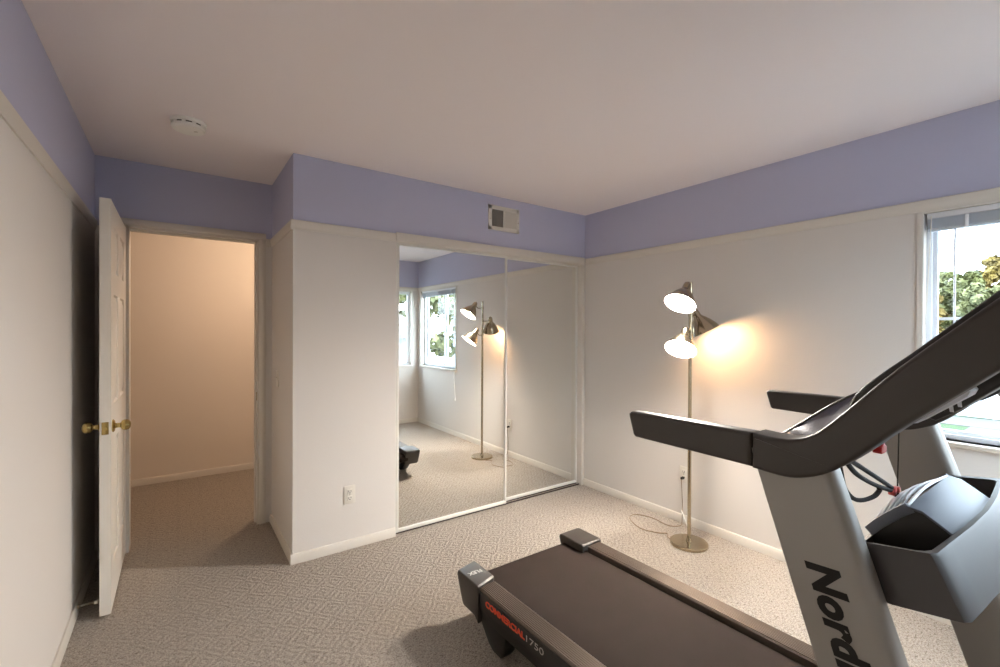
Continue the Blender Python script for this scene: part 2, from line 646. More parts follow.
sp = obj('strike_plate', boxes((DO1 - .016, DO1 - .0135, YD + .006, YD + .036, KZ - .03, KZ + .03), bev=.0005), M['brass'])
tag(sp, 'small brass strike plate on the right jamb of the open doorway', 'strike plate')

# spring door stop on the left baseboard
ds = thing('door_stop', 'spring door stop with white tip sticking out of the left baseboard', 'door stop', (XL + BT, 2.955, .05))
bm = B()
coil = []
for k in range(97):
    a = k / 96
    coil.append((XL + BT + .004 + a * .058, 2.955 + .006 * math.cos(a * 2 * PI * 12), .05 + .006 * math.sin(a * 2 * PI * 12)))
add_tube(bm, coil, .0014, 6)
add_tube(bm, [(XL + BT - .001, 2.955, .05), (XL + BT + .006, 2.955, .05)], .010, 14)
obj('spring', bm, M['nickel'], ds)
bm = B()
add_tube(bm, [(XL + BT + .060, 2.955, .05), (XL + BT + .064, 2.955, .05), (XL + BT + .074, 2.955, .05), (XL + BT + .077, 2.955, .05)], .008, 12, radii=[.006, .0085, .0085, .006])
obj('tip', bm, M['white_cord'], ds)

# ------------------------------------------------------------------ mirrored closet doors


def mirror_door(x0, x1, yf, label):
    z0, z1, fw, th = .011, 1.993, .022, .022
    t = thing('mirror_door', label, 'mirror door', ((x0 + x1) / 2, yf + th / 2, z0), 'sliding mirror closet doors')
    bm = B()
    for b in ((x0, x0 + fw, z0, z1), (x1 - fw * .7, x1, z0, z1)):
        add_box(bm, b[0], b[1], yf, yf + th, b[2], b[3], bev=.004)
    add_box(bm, x0, x1, yf + .001, yf + th, z0, z0 + .024, bev=.004)
    add_box(bm, x0, x1, yf + .001, yf + th, z1 - .02, z1, bev=.004)
    obj('frame', bm, M['alu'], t)
    obj('mirror_pane', boxes((x0 + fw - .004, x1 - fw * .7 + .004, yf + .010, yf + .015, z0 + .02, z1 - .016)), M['mirror'], t, smooth=0)
    return t


mirror_door(XC + .010, 2.145, YC + .012, 'wider sliding mirror closet door, nearer the white wall with the outlet')
mirror_door(2.125, 2.972, YC + .052, 'narrower sliding mirror closet door in the corner by the lamp wall')


# ------------------------------------------------------------------ windows
def window(name, P, u0, u1, z0, z1, cols):
    """P(u, d, z): u along the wall, d depth outwards from the room face, z up"""
    root = struct_root(name, P((u0 + u1) / 2, .05, z0))

    def bx(bm, ua, ub, da, db, za, zb, bev=0.):
        a, b = P(ua, da, za), P(ub, db, zb)
        add_box(bm, min(a[0], b[0]), max(a[0], b[0]), min(a[1], b[1]), max(a[1], b[1]), za, zb, bev=bev)
    bm = B()
    f = .024
    for ua, ub, za, zb in ((u0, u0 + f, z0, z1), (u1 - f, u1, z0, z1), (u0, u1, z0, z0 + f), (u0, u1, z1 - f, z1)):
        bx(bm, ua, ub, .055, .125, za, zb, .003)
    obj('window_frame', bm, M['vinyl'], root)
    um = (u0 + u1) / 2 + .09
    for k, (ua, ub, d) in enumerate(((u0 + f, um + .02, .095), (um - .02, u1 - f, .07))):
        bm = B()
        s = .019
        for a, b, za, zb in ((ua, ua + s, z0 + f, z1 - f), (ub - s, ub, z0 + f, z1 - f), (ua, ub, z0 + f, z0 + f + s), (ua, ub, z1 - f - s, z1 - f)):
            bx(bm, a, b, d, d + .022, za, zb, .002)
        sash = obj('sash', bm, M['vinyl'], root)
        bm = B()
        zm = 1.462
        bx(bm, ua + s, ub - s, d + .006, d + .014, zm - .007, zm + .007)
        for q in range(1, cols):
            uc = ub - s - (ub - ua - 2 * s) * q / cols
            bx(bm, uc - .006, uc + .006, d + .006, d + .014, z0 + f + s, z1 - f - s)
        obj('muntin', bm, M['vinyl'], sash)
        bm = B()
        bx(bm, ua + s - .003, ub - s + .003, d + .015, d + .019, z0 + f + s - .003, z1 - f - s + .003)
        obj('pane', bm, M['glass'], sash, smooth=0)
    bm = B()
    bx(bm, u0 - .02, u1 + .02, -.028, .06, z0 - .022, z0, .004)
    obj('sill', bm, M['trim'], root)
    bm = B()
    for ua, ub, za, zb in ((u0, u0 + .022, z0, z1), (u1 - .022, u1, z0, z1)):
        bx(bm, ua - (.02 if ua == u0 else -.02), ub - (.02 if ua == u0 else -.02), -.006, .0, za, zb + .0)
    for ua, ub in ((u0, u0 + .004), (u1 - .004, u1)):
        bx(bm, ua, ub, 0, .06, z0, z1)
    bx(bm, u0, u1, 0, .06, z1 - .004, z1)
    obj('jamb_lining', bm, M['trim'], root)
    return root


window('window_1', lambda u, d, z: (XR + d, u, z), WY0, WY1, WZ0, WZ1, 1)
window('window_2', lambda u, d, z: (u, YN - d, z), NX0, NX1, WZ0, WZ1, 1)

# raised blind in the right window
bl = thing('window_blind', 'raised blue-grey slatted blind bunched at the top of the right window', 'blind', (XR + .03, (WY0 + WY1) / 2, WZ1 - .004))
ba, bb = WY0 + .012, WY1 - .012
obj('headrail', boxes((XR + .010, XR + .048, ba, bb, WZ1 - .032, WZ1 - .005), bev=.003), M['vinyl'], bl)
bm = B()
for k in range(11):
    z = WZ1 - .036 - k * .0042
    add_box(bm, XR + .008 + .0006 * (k % 2), XR + .050, ba + .004, bb - .004, z - .0016, z + .0008)
obj('slat_stack', bm, M['blind'], bl)
obj('bottom_rail', boxes((XR + .009, XR + .049, ba + .004, bb - .004, WZ1 - .094, WZ1 - .081), bev=.003), M['blind'], bl)
for y in (bb - .14, (ba + bb) / 2, ba + .14):
    obj('ladder_clip', boxes((XR + .004, XR + .010, y - .007, y + .007, WZ1 - .094, WZ1 - .034), bev=.002), M['vinyl'], bl)
bm = B()
add_tube(bm, [(XR + .006, WY1 - .03, WZ1 - .02), (XR - .010, WY1 + .004, WZ0 + .03), (XR - .032, WY1 + .004, WZ0 - .05), (XR - .012, WY1 + .004, .50)], .0022, 8)
add_tube(bm, [(XR - .012, WY1 + .004, .505), (XR - .012, WY1 + .004, .47)], .006, 10, radii=[.003, .008])
obj('pull_cord', bm, M['white_cord'], bl)
bm = B()
add_tube(bm, [(XR + .030, .506, WZ1 - .03), (XR + .032, .506, WZ1 - .11), (XR + .034, .506, 1.18)], .0045, 8)
obj('tilt_wand', bm, M['vinyl'], bl)


# ------------------------------------------------------------------ wall fittings
def outlet(label, P, parent_loc):
    """P(u, d, z): u along wall, d out from wall"""
    t = thing('wall_outlet', label, 'outlet', parent_loc)

    def bx(bm, ua, ub, da, db, za, zb, bev=0.):
        a, b = P(ua, da, za), P(ub, db, zb)
        add_box(bm, min(a[0], b[0]), max(a[0], b[0]), min(a[1], b[1]), max(a[1], b[1]), a[2], b[2], bev=bev)
    bm = B()
    bx(bm, -.036, .036, 0, .006, -.058, .058, .003)
    obj('cover_plate', bm, M['plate'], t)
    for zc in (.021, -.021):
        bm = B()
        bx(bm, -.017, .017, .004, .0085, zc - .015, zc + .015, .003)
        s = obj('socket', bm, M['plate'], t)
        bm = B()
        for ua, ub, za, zb in ((-.0085, -.0055, zc - .004, zc + .008), (.0055, .0085, zc - .002, zc + .008), (-.003, .003, zc - .011, zc - .006)):
            bx(bm, ua, ub, .008, .0092, za, zb)
        obj('slot', bm, M['slot'], s)
    bm = B()
    bx(bm, -.003, .003, .005, .0075, -.003, .003, .001)
    obj('screw', bm, M['nickel'], t)
    return t


outlet('ivory outlet low on the white wall left of the mirror doors', lambda u, d, z: (.893 + u, YC - d, .345 + z), (.893, YC, .345))
outlet('ivory outlet behind the floor lamp pole with a plug in it', lambda u, d, z: (XR - d, 1.900 + u, .352 + z), (XR, 1.900, .352))

sw = thing('light_switch', 'ivory toggle light switch on the narrow return wall beside the doorway', 'switch', (XA, 3.387, 1.06))
obj('cover_plate', boxes((XA - .006, XA, 3.351, 3.423, 1.002, 1.118), bev=.003), M['plate'], sw)
bm = B()
add_prism(bm, [(XA - .004, 1.050), (XA - .004, 1.072), (XA - .018, 1.078), (XA - .018, 1.070)], 3.383, 3.392, 'y', bev=.001)
obj('toggle', bm, M['plate'], sw)

# supply vent over the closet
vx0, vx1, vz0, vz1 = 1.948, 2.246, 2.176, 2.368
vt = thing('air_vent', 'white wall vent with two grilles above the mirror doors', 'vent', ((vx0 + vx1) / 2, YC, (vz0 + vz1) / 2))
bm = B()
fwid = .030
for a, b, c, d in ((vx0, vx1, vz1 - fwid, vz1), (vx0, vx1, vz0, vz0 + fwid), (vx0, vx0 + fwid, vz0, vz1), (vx1 - fwid, vx1, vz0, vz1),
                   ((vx0 + vx1) / 2 - .007, (vx0 + vx1) / 2 + .007, vz0 + .02, vz1 - .02)):
    add_box(bm, a, b, YC - .009, YC, c, d, bev=.002)
obj('vent_frame', bm, M['plate'], vt)
obj('vent_backing', boxes((vx0 + .01, vx1 - .01, YC - .0025, YC - .0008, vz0 + .01, vz1 - .01)), M['slot'], vt)
for k, (a, b) in enumerate(((vx0 + fwid, (vx0 + vx1) / 2 - .007), ((vx0 + vx1) / 2 + .007, vx1 - fwid))):
    bm = B()
    n = 13
    for i in range(n):
        x = a + (b - a) * (i + .5) / n
        s = .0032 * (1 if k == 0 else -1)
        add_prism(bm, [(x - s - .0006, YC - .0085), (x - s + .0006, YC - .0085), (x + s + .0006, YC - .002), (x + s - .0006, YC - .002)], vz0 + fwid - .002, vz1 - fwid + .002, 'z')
    obj('louver', bm, M['plate'], vt, smooth=0)
for x in (vx0 + .012, vx1 - .012):
    bm = B()
    add_tube(bm, [(x, YC - .0085, (vz0 + vz1) / 2 - .012), (x, YC - .0105, (vz0 + vz1) / 2 - .012)], .004, 10)
    obj('screw', bm, M['nickel'], vt)

# smoke detector
sx, sy = .045, 2.785
sd = thing('smoke_detector', 'round white smoke detector on the ceiling near the doorway', 'smoke detector', (sx, sy, H))
bm = B()
add_lathe(bm, [(0, H), (.078, H), (.078, H - .012), (.072, H - .016), (.0, H - .016)], 40, Matrix.Translation((sx, sy, 0)))
obj('mounting_base', bm, M['detector'], sd)
bm = B()
add_lathe(bm, [(0, H - .014), (.066, H - .014), (.066, H - .024), (0, H - .024)], 40, Matrix.Translation((sx, sy, 0)))
sl = obj('sensor_slot', bm, M['slot'], sd)
bm = B()
add_lathe(bm, [(0, H - .023), (.070, H - .023), (.073, H - .027), (.072, H - .036), (.064, H - .043), (.03, H - .045), (0, H - .045)], 40, Matrix.Translation((sx, sy, 0)))
for k in range(10):
    a = 2 * PI * k / 10
    add_box(bm, -.008, .008, -.003, .003, -.0125, .0005)
    vs = bm.verts[-8:]
    bmesh.ops.transform(bm, matrix=Matrix.Translation((sx + .069 * math.cos(a), sy + .069 * math.sin(a), H - .014)) @ Matrix.Rotation(a + PI / 2, 4, 'Z'), verts=vs)
obj('cover', bm, M['detector'], sd)
bm = B()
add_lathe(bm, [(0, H - .044), (.009, H - .044), (.009, H - .047), (0, H - .047)], 16, Matrix.Translation((sx + .03, sy - .01, 0)))
obj('test_button', bm, M['plate'], sd)

# hall ceiling lamp (round the corner of the doorway)
hl = thing('ceiling_lamp', 'small round ceiling lamp lighting the hall beyond the doorway', 'lamp', (0.78, 4.20, H))
bm = B()
add_lathe(bm, [(0, H), (.11, H), (.11, H - .02), (.09, H - .028), (0, H - .028)], 36, Matrix.Translation((0.78, 4.20, 0)))
obj('canopy', bm, M['nickel'], hl)
bm = B()
add_lathe(bm, [(.085, H - .027), (.09, H - .05), (.075, H - .08), (.04, H - .096), (0, H - .10)], 32, Matrix.Translation((0.78, 4.20, 0)))
obj('lamp_globe', bm, emit('hall_lamp_glow', (1., .74, .50, 1), HALL_BULB), hl)

# ------------------------------------------------------------------ floor lamp
LX, LY = 2.725, 1.685
fl = thing('floor_lamp', 'brushed nickel floor lamp with three lit bell shades', 'floor lamp', (LX, LY, 0))
bm = B()
add_lathe(bm, [(0, .001), (.115, .001), (.117, .004), (.117, .018), (.113, .022), (.02, .025), (.018, .03), (.014, .045), (0, .046)], 48, Matrix.Translation((LX, LY, 0)))
obj('lamp_base', bm, M['nickel'], fl)
bm = B()
add_tube(bm, [(LX, LY, .03), (LX, LY, .85), (LX, LY, 1.712)], .0115, 20)
add_tube(bm, [(LX, LY, .846), (LX, LY, .854)], .0125, 20)
add_tube(bm, [(LX, LY, 1.708), (LX, LY, 1.718)], .0125, 20, radii=[.0125, .009])
obj('pole', bm, M['nickel'], fl)
GLOW_COOL = emit('cool_bulb', (1., .92, .84, 1), BULB_COOL)
GLOW_MID = emit('mid_bulb', (1., .87, .72, 1), BULB_MID)
GLOW_WARM = emit('warm_bulb', (1., .60, .30, 1), BULB_WARM)


def lamp_head(N, D, az, glow, seat=0.):
    """N: back end of the socket, D: direction of the mouth, az: height of the arm on the pole"""
    N, D = Vector(N), Vector(D).normalized()
    Mx = axis_matrix(N, D)
    bm = B()
    add_lathe(bm, [(0, 0), (.018, 0), (.022, .004), (.025, .02), (.027, .05), (.033, .060), (.048, .078), (.066, .104), (.082, .134), (.093, .163), (.096, .165)], 40, Mx)
    sh = obj('lamp_shade', bm, M['nickel'], fl)
    bm = B()
    add_lathe(bm, [(.095, .1655), (.0915, .163), (.0805, .134), (.0645, .105), (.046, .079), (.031, .062), (0, .060)], 40, Mx)
    obj('shade_lining', bm, M['shade_in'], sh)
    bm = B()
    add_lathe(bm, [(0, .060), (.014, .062), (.016, .088 - seat), (.028, .112 - seat), (.0335, .130 - seat), (.031, .147 - seat), (.019, .162 - seat), (0, .167 - seat)], 24, Mx)
    obj('bulb', bm, glow, sh)
    bm = B()
    a = Vector((LX, LY, az))
    e = N + D * .034
    dirn = (e - a)
    dirn.z = 0
    k = a + dirn * .55
    add_tube(bm, [a, k, e], .0055, 10)
    add_tube(bm, [a - Vector((0, 0, .012)), a + Vector((0, 0, .012))], .0145, 16)
    obj('lamp_arm', bm, M['nickel'], fl)
    bm = B()
    add_tube(bm, [N - D * .012, N - D * .002], .008, 10, radii=[.005, .008])
    obj('switch_knob', bm, M['nickel'], sh)


lamp_head((2.656, 1.66, 1.700), (-.55, -.03, -.76), 1.640, GLOW_COOL, .028)
lamp_head((2.808, 1.716, 1.540), (.28, -.39, -.93), 1.500, GLOW_WARM)
lamp_head((2.669, 1.68, 1.412), (-.59, -.14, -.79), 1.345, GLOW_MID, .034)

pc = thing('power_cord', 'thin cord looping on the carpet from the lamp base to the outlet', 'cord', (2.8, 1.95, 0))
bm = B()
add_tube(bm, smooth_path([(2.672, 1.782, .008), (2.70, 1.825, .006), (2.74, 1.86, .005), (2.70, 1.90, .005), (2.66, 2.0, .005), (2.69, 2.10, .005), (2.75, 2.18, .005), (2.83, 2.19, .005),
                          (2.88, 2.08, .005), (2.86, 1.93, .006), (2.93, 1.88, .006), (2.975, 1.895, .03), (2.985, 1.90, .15), (2.974, 1.900, .28), (2.972, 1.900, .326)], 8), .0028, 8)
obj('cord', bm, M['cord'], pc)
bm = B()
add_tube(bm, smooth_path([(2.975, 1.905, .10), (2.968, 1.88, .07), (2.965, 1.85, .012), (2.955, 1.83, .006)], 8), .0035, 8)
obj('cord_tie', bm, M['white_cord'], pc)
obj('plug', boxes((2.968, 2.9985, 1.892, 1.908, .322, .340), bev=.004), M['rubber'], pc)

# ------------------------------------------------------------------ treadmill
TM = thing('treadmill', 'large charcoal treadmill with grey uprights and black running belt', 'treadmill', (1.49, .85, 0))
CX = 1.4925


def mx(x):
    return 2 * CX - x


def yawed(bm):
    for v in bm.verts:
        v.co.x += (1.72 - v.co.y) * .016
    return bm


# running belt: flat loop over two rollers
bm = B()
pts = []
for k in range(9):
    a = PI / 2 - PI * k / 8
    pts.append((1.826 + .034 * math.cos(a), .182 + .034 * math.sin(a)))
for k in range(9):
    a = -PI / 2 - PI * k / 8
    pts.append((.40 + .034 * math.cos(a), .182 + .034 * math.sin(a)))
add_prism(bm, pts, 1.199, mx(1.205), 'x')
obj('running_belt', yawed(bm), M['belt'], TM)
obj('deck', boxes((1.13, mx(1.13), .40, 1.70, .11, .165), bev=.006), M['black'], TM)
bm = B()
add_tube(bm, [(1.15, 1.826, .182), (mx(1.15), 1.826, .182)], .025, 20)
obj('rear_roller', bm, M['rubber'], TM)

for side in (0, 1):
    fx = (lambda x: x) if side == 0 else mx
    s = 1 if side == 0 else -1
    # ribbed foot rail
    pr = [(fx(1.100), .205), (fx(1.100), .236), (fx(1.104), .240)]
    nr = 9
    w0, w1 = 1.106, 1.186
    for k in range(nr):
        a = w0 + (w1 - w0) * k / nr
        d = (w1 - w0) / nr
        pr += [(fx(a), .2385), (fx(a + d * .12), .2425), (fx(a + d * .62), .2425), (fx(a + d * .74), .2385)]
    pr += [(fx(1.188), .240), (fx(1.193), .236), (fx(1.193), .19)]
    bm = B()
    add_prism(bm, pr, .42, 1.70, 'y')
    obj('foot_rail', yawed(bm), M['rail'], TM, smooth=20)
    # side panel with a step
    bm = B()
    add_prism(bm, [(fx(1.096), .158), (fx(1.096), .228), (fx(1.101), .233), (fx(1.14), .233), (fx(1.14), .110), (fx(1.108), .110), (fx(1.102), .152)], .42, 1.698, 'y', bev=.0)
    sp_ = obj('side_panel', yawed(bm), M['black'], TM)
    if side == 0:
        SIDE_PANEL = sp_
    # rear end cap with its foot
    bm = B()
    prof = [(1.692, .090), (1.722, .112), (1.815, .112), (1.830, .125), (1.868, .208), (1.877, .236), (1.872, .250), (1.858, .256), (1.70, .256), (1.692, .250)]
    xs = [1.086, 1.198] if side == 0 else [1.750, mx(1.092)]
    add_prism(bm, prof, xs[0], xs[1], 'x', bev=.006, seg=3)
    if side == 0:
        for v in bm.verts:
            v.co.y += (v.co.x - 1.086) * .30 - .008
    cap = obj('rear_end_cap', bm, M['charcoal'], TM)
    if side == 0:
        CAP = cap
    bm = B()
    xs = sorted((fx(1.112), fx(1.175)))
    add_prism(bm, [(1.74, .125), (1.720, .110), (1.690, .075), (1.640, .022), (1.606, .004), (1.548, .004), (1.528, .03), (1.518, .08), (1.512, .125)], xs[0], xs[1], 'x', bev=.005)
    ft = obj('rear_foot', bm, M['black'], TM)
    obj('rubber_pad', boxes((xs[0] + .006, xs[1] - .006, 1.552, 1.600, 0, .006)), M['rubber'], ft)
    # front base foot
    bm = B()
    xs = sorted((fx(1.045), fx(1.125)))
    add_prism(bm, [(.36, .004), (.38, .03), (.33, .085), (.10, .12), (-.15, .10), (-.22, .05), (-.22, .004)], xs[0], xs[1], 'x', bev=.012)
    obj('base_foot', bm, M['black'], TM)
    # upright
    bm = B()
    zb, zt = .06, 1.13
    xs = sorted((fx(1.056), fx(1.122)))
    add_prism(bm, [(.139 + .324 * zb, zb), (-.010 + .3206 * zb, zb), (-.010 + .3206 * zt, zt), (.139 + .324 * zt, zt)], xs[0], xs[1], 'x')
    es = [e for e in bm.edges if abs((e.verts[0].co - e.verts[1].co).normalized().z) > .5]
    fr = [e for e in es if (e.verts[0].co.y - .3206 * e.verts[0].co.z) < .06]
    re = [e for e in es if e not in fr]
    bmesh.ops.bevel(bm, geom=fr, offset=.026, segments=6, affect='EDGES', profile=.5)
    re = [e for e in bm.edges if abs((e.verts[0].co - e.verts[1].co).normalized().z) > .5 and (e.verts[0].co.y - .324 * e.verts[0].co.z) > .13]
    bmesh.ops.bevel(bm, geom=re, offset=.006, segments=3, affect='EDGES', profile=.5)
    up = obj('upright', bm, M['gunmetal'], TM)
    if side == 0:
        UPR = up
    # handrail grip
    bm = B()
    xs = sorted((fx(1.052), fx(1.100)))
    add_prism(bm, [(.500, 1.165), (.835, 1.163), (.843, 1.157), (.842, 1.148), (.827, 1.098), (.820, 1.093), (.502, 1.087)], xs[0], xs[1], 'x', bev=.010, seg=4)
    obj('handrail_grip', bm, M['charcoal'], TM)
    # arm: bend and rise to the console
    top = smooth_path([(.4985, 1.165, 0), (.455, 1.163, 0), (.420, 1.166, 0), (.385, 1.180, 0), (.345, 1.217, 0), (.243, 1.332, 0), (.1237, 1.449, 0), (-.03, 1.598, 0)], 5)
    bot = smooth_path([(-.075, 1.530, 0), (.0, 1.452, 0), (.123, 1.333, 0), (.2346, 1.226, 0), (.30, 1.158, 0), (.345, 1.117, 0), (.385, 1.094, 0), (.43, 1.083, 0), (.4985, 1.086, 0)], 5)
    bm = B()
    xs = sorted((fx(1.048), fx(1.126)))
    add_prism(bm, [(p.x, p.y) for p in top] + [(-.075, 1.575)] + [(p.x, p.y) for p in bot], xs[0], xs[1], 'x', bev=.010, seg=4)
    obj('console_arm', bm, M['charcoal'], TM)
    # glossy sloping tray along the inner side of the arm
    near = smooth_path([(1.116, .474, 1.156), (1.116, .42, 1.162), (1.116, .385, 1.176), (1.116, .345, 1.213), (1.116, .318, 1.243)], 5)
    far = smooth_path([(1.195, .495, 1.143), (1.195, .46, 1.172), (1.195, .4035, 1.220), (1.195, .3706, 1.2446), (1.195, .342, 1.262)], 5)
    rows = [near, [a.lerp(b, .45) + Vector((0, 0, -.004)) for a, b in zip(near, far)], far,
            [p + Vector((.006, 0, -.004)) for p in far], [p + Vector((.006, -.006, -.022)) for p in far], [p + Vector((0, 0, -.016)) for p in near]]
    bm = B()
    g = [[bm.verts.new((fx(p.x), p.y, p.z)) for p in r] for r in rows]
    for i in range(len(rows)):
        r0, r1 = g[i], g[(i + 1) % len(rows)]
        for k in range(len(near) - 1):
            bm.faces.new((r0[k], r0[k + 1], r1[k + 1], r1[k]))
    bm.faces.new([r[0] for r in g])
    bm.faces.new([r[-1] for r in reversed(g)])
    bmesh.ops.recalc_face_normals(bm, faces=bm.faces[:])
    ty = obj('arm_tray', bm, M['tray'], TM)
    bm = B()
    add_tube(bm, [(fx(p.x + .002), p.y, p.z) for p in far], .004, 8)
    obj('tray_edge', bm, M['charcoal'], ty)
    # cup holder shell under the console, with its pale strip, pad and prongs
    bm = B()
    xs = sorted((fx(1.20), fx(1.34)))
    add_prism(bm, [(.245, 1.226), (.075, 1.392), (.066, 1.378), (.080, 1.352), (.200, 1.238), (.225, 1.220)], xs[0], xs[1], 'x', bev=.006, seg=3)
    ch = obj('cup_holder', bm, M['black'], TM)
    bm = B()
    xs = sorted((fx(1.127), fx(1.198)))
    add_prism(bm, [(.246, 1.219), (.236, 1.222), (.170, 1.279), (.166, 1.289), (.172, 1.298), (.240, 1.233)], xs[0], xs[1], 'x', bev=.003, seg=2)
    obj('pale_strip', bm, M['pale'], ch)
    bm = B()
    xs = sorted((fx(1.130), fx(1.168)))
    add_prism(bm, [(.218, 1.262), (.213, 1.252), (.150, 1.313), (.155, 1.322)], xs[0], xs[1], 'x', bev=.004, seg=2)
    obj('pale_pad', bm, M['pale'], ch)
    for yy, zz in ((.203, 1.246), (.192, 1.257)):
        bm = B()
        xa = fx(1.2)
        add_prism(bm, [(yy + .003, zz + .006), (yy + .001, zz - .005), (yy - .004, zz - .005), (yy - .003, zz + .006)], xa - .004, xa + .004, 'x', bev=.001)
        obj('prong', bm, M['pale'], ch)

# motor hood
bm = B()
add_prism(bm, [(.45, .12), (.45, .235), (.40, .285), (.28, .335), (.05, .35), (-.10, .31), (-.17, .22), (-.18, .08), (-.15, .05)], 1.135, mx(1.135), 'x', bev=.02, seg=4)
obj('motor_hood', bm, M['charcoal'], TM)
obj('base_crossbar', boxes((1.09, mx(1.09), -.16, -.08, .02, .08), bev=.01), M['black'], TM)

# console
bm = B()
add_prism(bm, [(.345, 1.240), (.336, 1.262), (.318, 1.285), (.285, 1.318), (.25, 1.350), (.10, 1.500), (-.06, 1.655), (-.075, 1.640), (.03, 1.520), (.255, 1.240), (.30, 1.222)],
          1.135, mx(1.135), 'x', bev=.008, seg=3)
con = obj('console', bm, M['black'], TM)
bm = B()
d = Vector((0, .697, -.717))
n = Vector((0, .717, .697))
c0 = Vector((0, .13, 1.472))
p = [c0 + d * a + n * b for a, b in ((-.11, -.004), (.11, -.004), (.11, .004), (-.11, .004))]
add_prism(bm, [(q.y, q.z) for q in p], 1.31, mx(1.31), 'x')
obj('touch_screen', bm, M['screen'], con)
bm = B()
for k in range(8):
    x = 1.30 + k * .055
    q = c0 + d * .165 + n * .001
    add_box(bm, x - .018, x + .018, q.y - .012, q.y + .012, q.z - .01, q.z + .01, bev=.003)
obj('button_row', bm, M['tub'], con)

# tub between the uprights
def ring(pts, z, sy=0.):
    out = smooth_path([(x, y, 0) for x, y in pts], 4)
    return [Vector((p.x, p.y, z + (p.y - .28) * sy)) for p in out]


half_t = [(1.119, .352), (1.119, .308), (1.119, .228), (1.121, .212), (1.134, .2035), (1.20, .200), (1.35, .190)]
half_b = [(1.119, .330), (1.119, .268), (1.119, .182), (1.121, .170), (1.132, .1625), (1.20, .157), (1.35, .147)]
half_i = [(1.131, .345), (1.132, .300), (1.133, .238), (1.138, .226), (1.150, .2185), (1.21, .214), (1.35, .205)]
full = lambda h, mid: h + [mid] + [(mx(x), y) for x, y in reversed(h)]


def flat_ring(pts, f):
    return [Vector((x, y, f(x, y))) for x, y in pts]


zt_ = lambda x, y: .966 + (.31 - min(y, .31)) * .16 - max(0, y - .308) * 1.1
zb_ = lambda x, y: .868 + (.27 - min(y, .27)) * .16
R_bot = flat_ring(full(half_b, (CX, .143)), zb_)
R_top = flat_ring(full(half_t, (CX, .186)), zt_)
R_top2 = [Vector((v.x + (.002 if v.x < CX else -.002), v.y + .004, v.z + .005)) for v in R_top]
R_in = flat_ring(full(half_i, (CX, .200)), lambda x, y: zt_(x, y) + .004)
R_in2 = flat_ring(full(half_i, (CX, .200)), lambda x, y: .905)
bm = B()
rings = [[bm.verts.new(v) for v in r] for r in (R_bot, R_top, R_top2, R_in, R_in2)]
for a, b in zip(rings, rings[1:]):
    for k in range(len(a)):
        l = (k + 1) % len(a)
        bm.faces.new((a[k], a[l], b[l], b[k]))
bm.faces.new(rings[0])
bm.faces.new(rings[-1])
bmesh.ops.recalc_face_normals(bm, faces=bm.faces[:])
tub = obj('accessory_tub', bm, M['tub'], TM, smooth=38)
bm = B()
add_prism(bm, [(p.x, p.y) for p in [Vector(((v.x - CX) * .997 + CX, v.y + .001)) for v in R_in2]], .904, .9075, 'z')
obj('tub_liner', bm, M['black'], tub)

# fan pod in the tub
bm = B()
podp = [(.354, .930), (.338, .952), (.320, .972), (.301, .992), (.282, 1.008), (.262, 1.006), (.235, .988), (.212, .972), (.205, .962), (.212, .906), (.345, .906)]
add_prism(bm, podp, 1.302, mx(1.302) - .02, 'x', bev=.004)
pod = obj('fan_pod', bm, M['black'], TM)
bm = B()
out = [(.286, 1.013), (.262, 1.0095), (.235, .991), (.212, .975), (.207, .974)]
inn = [(y, z - .006) for y, z in reversed(out)]
add_prism(bm, out + inn, 1.298, mx(1.298) - .016, 'x', bev=.0015)
obj('fan_cover', bm, M['pod_white'], pod)
gv = [(.358, .936), (.342, .957), (.324, .977), (.305, .997), (.286, 1.013)]
bm = B()
gp = smooth_path([(y, z, 0) for y, z in gv], 8)
on = Vector((.72, .69, 0))
for k in range(7):
    q = gp[min(1 + k * 5, len(gp) - 2)]
    path = []
    for i in range(11):
        u = i / 10
        w = .017 * math.sin(PI * u) * (.35 + .65 * math.sin(PI * (k + .6) / 7))
        p_ = q + on * w
        path.append((1.304 + u * (mx(1.304) - .024 - 1.304), p_.x, p_.y))
    add_tube(bm, path, .0036, 8)
obj('fan_grille', bm, M['pale'], pod)
for xa in (1.298, mx(1.298) - .026):
    bm = B()
    add_prism(bm, [(y + .004, z + .004) for y, z in gv] + [(y - .011, z - .011) for y, z in reversed(gv)], xa, xa + .010, 'x', bev=.001)
    obj('grille_rim', bm, M['pod_white'], pod)

# lettering
# side of the near rail: reads from the rear forwards along -y, letters upright, facing -x
Mt = Matrix(((0, 0, -1, 1.0955), (-1, 0, 0, 1.640), (0, 1, 0, .188), (0, 0, 0, 1)))
bm = text_bm('COMMERCIAL', .036, Mt, offset=.0013, spacing=.98)
ys = [v.co.y for v in bm.verts]
k = (1.640 - 1.372) / (max(ys) - min(ys))
y1 = max(ys)
for v in bm.verts:
    v.co.y = 1.640 + (v.co.y - y1) * k
obj('lettering', yawed(bm), M['orange'], SIDE_PANEL, smooth=0)
Mt = Matrix(((0, 0, -1, 1.0955), (-1, 0, 0, 1.36), (0, 1, 0, .188), (0, 0, 0, 1)))
bm = text_bm('1750', .036, Mt, offset=-.0004)
ys = [v.co.y for v in bm.verts]
k = (1.362 - 1.262) / (max(ys) - min(ys))
y1 = max(ys)
for v in bm.verts:
    v.co.y = 1.362 + (v.co.y - y1) * k
obj('lettering', yawed(bm), M['silver'], SIDE_PANEL, smooth=0)
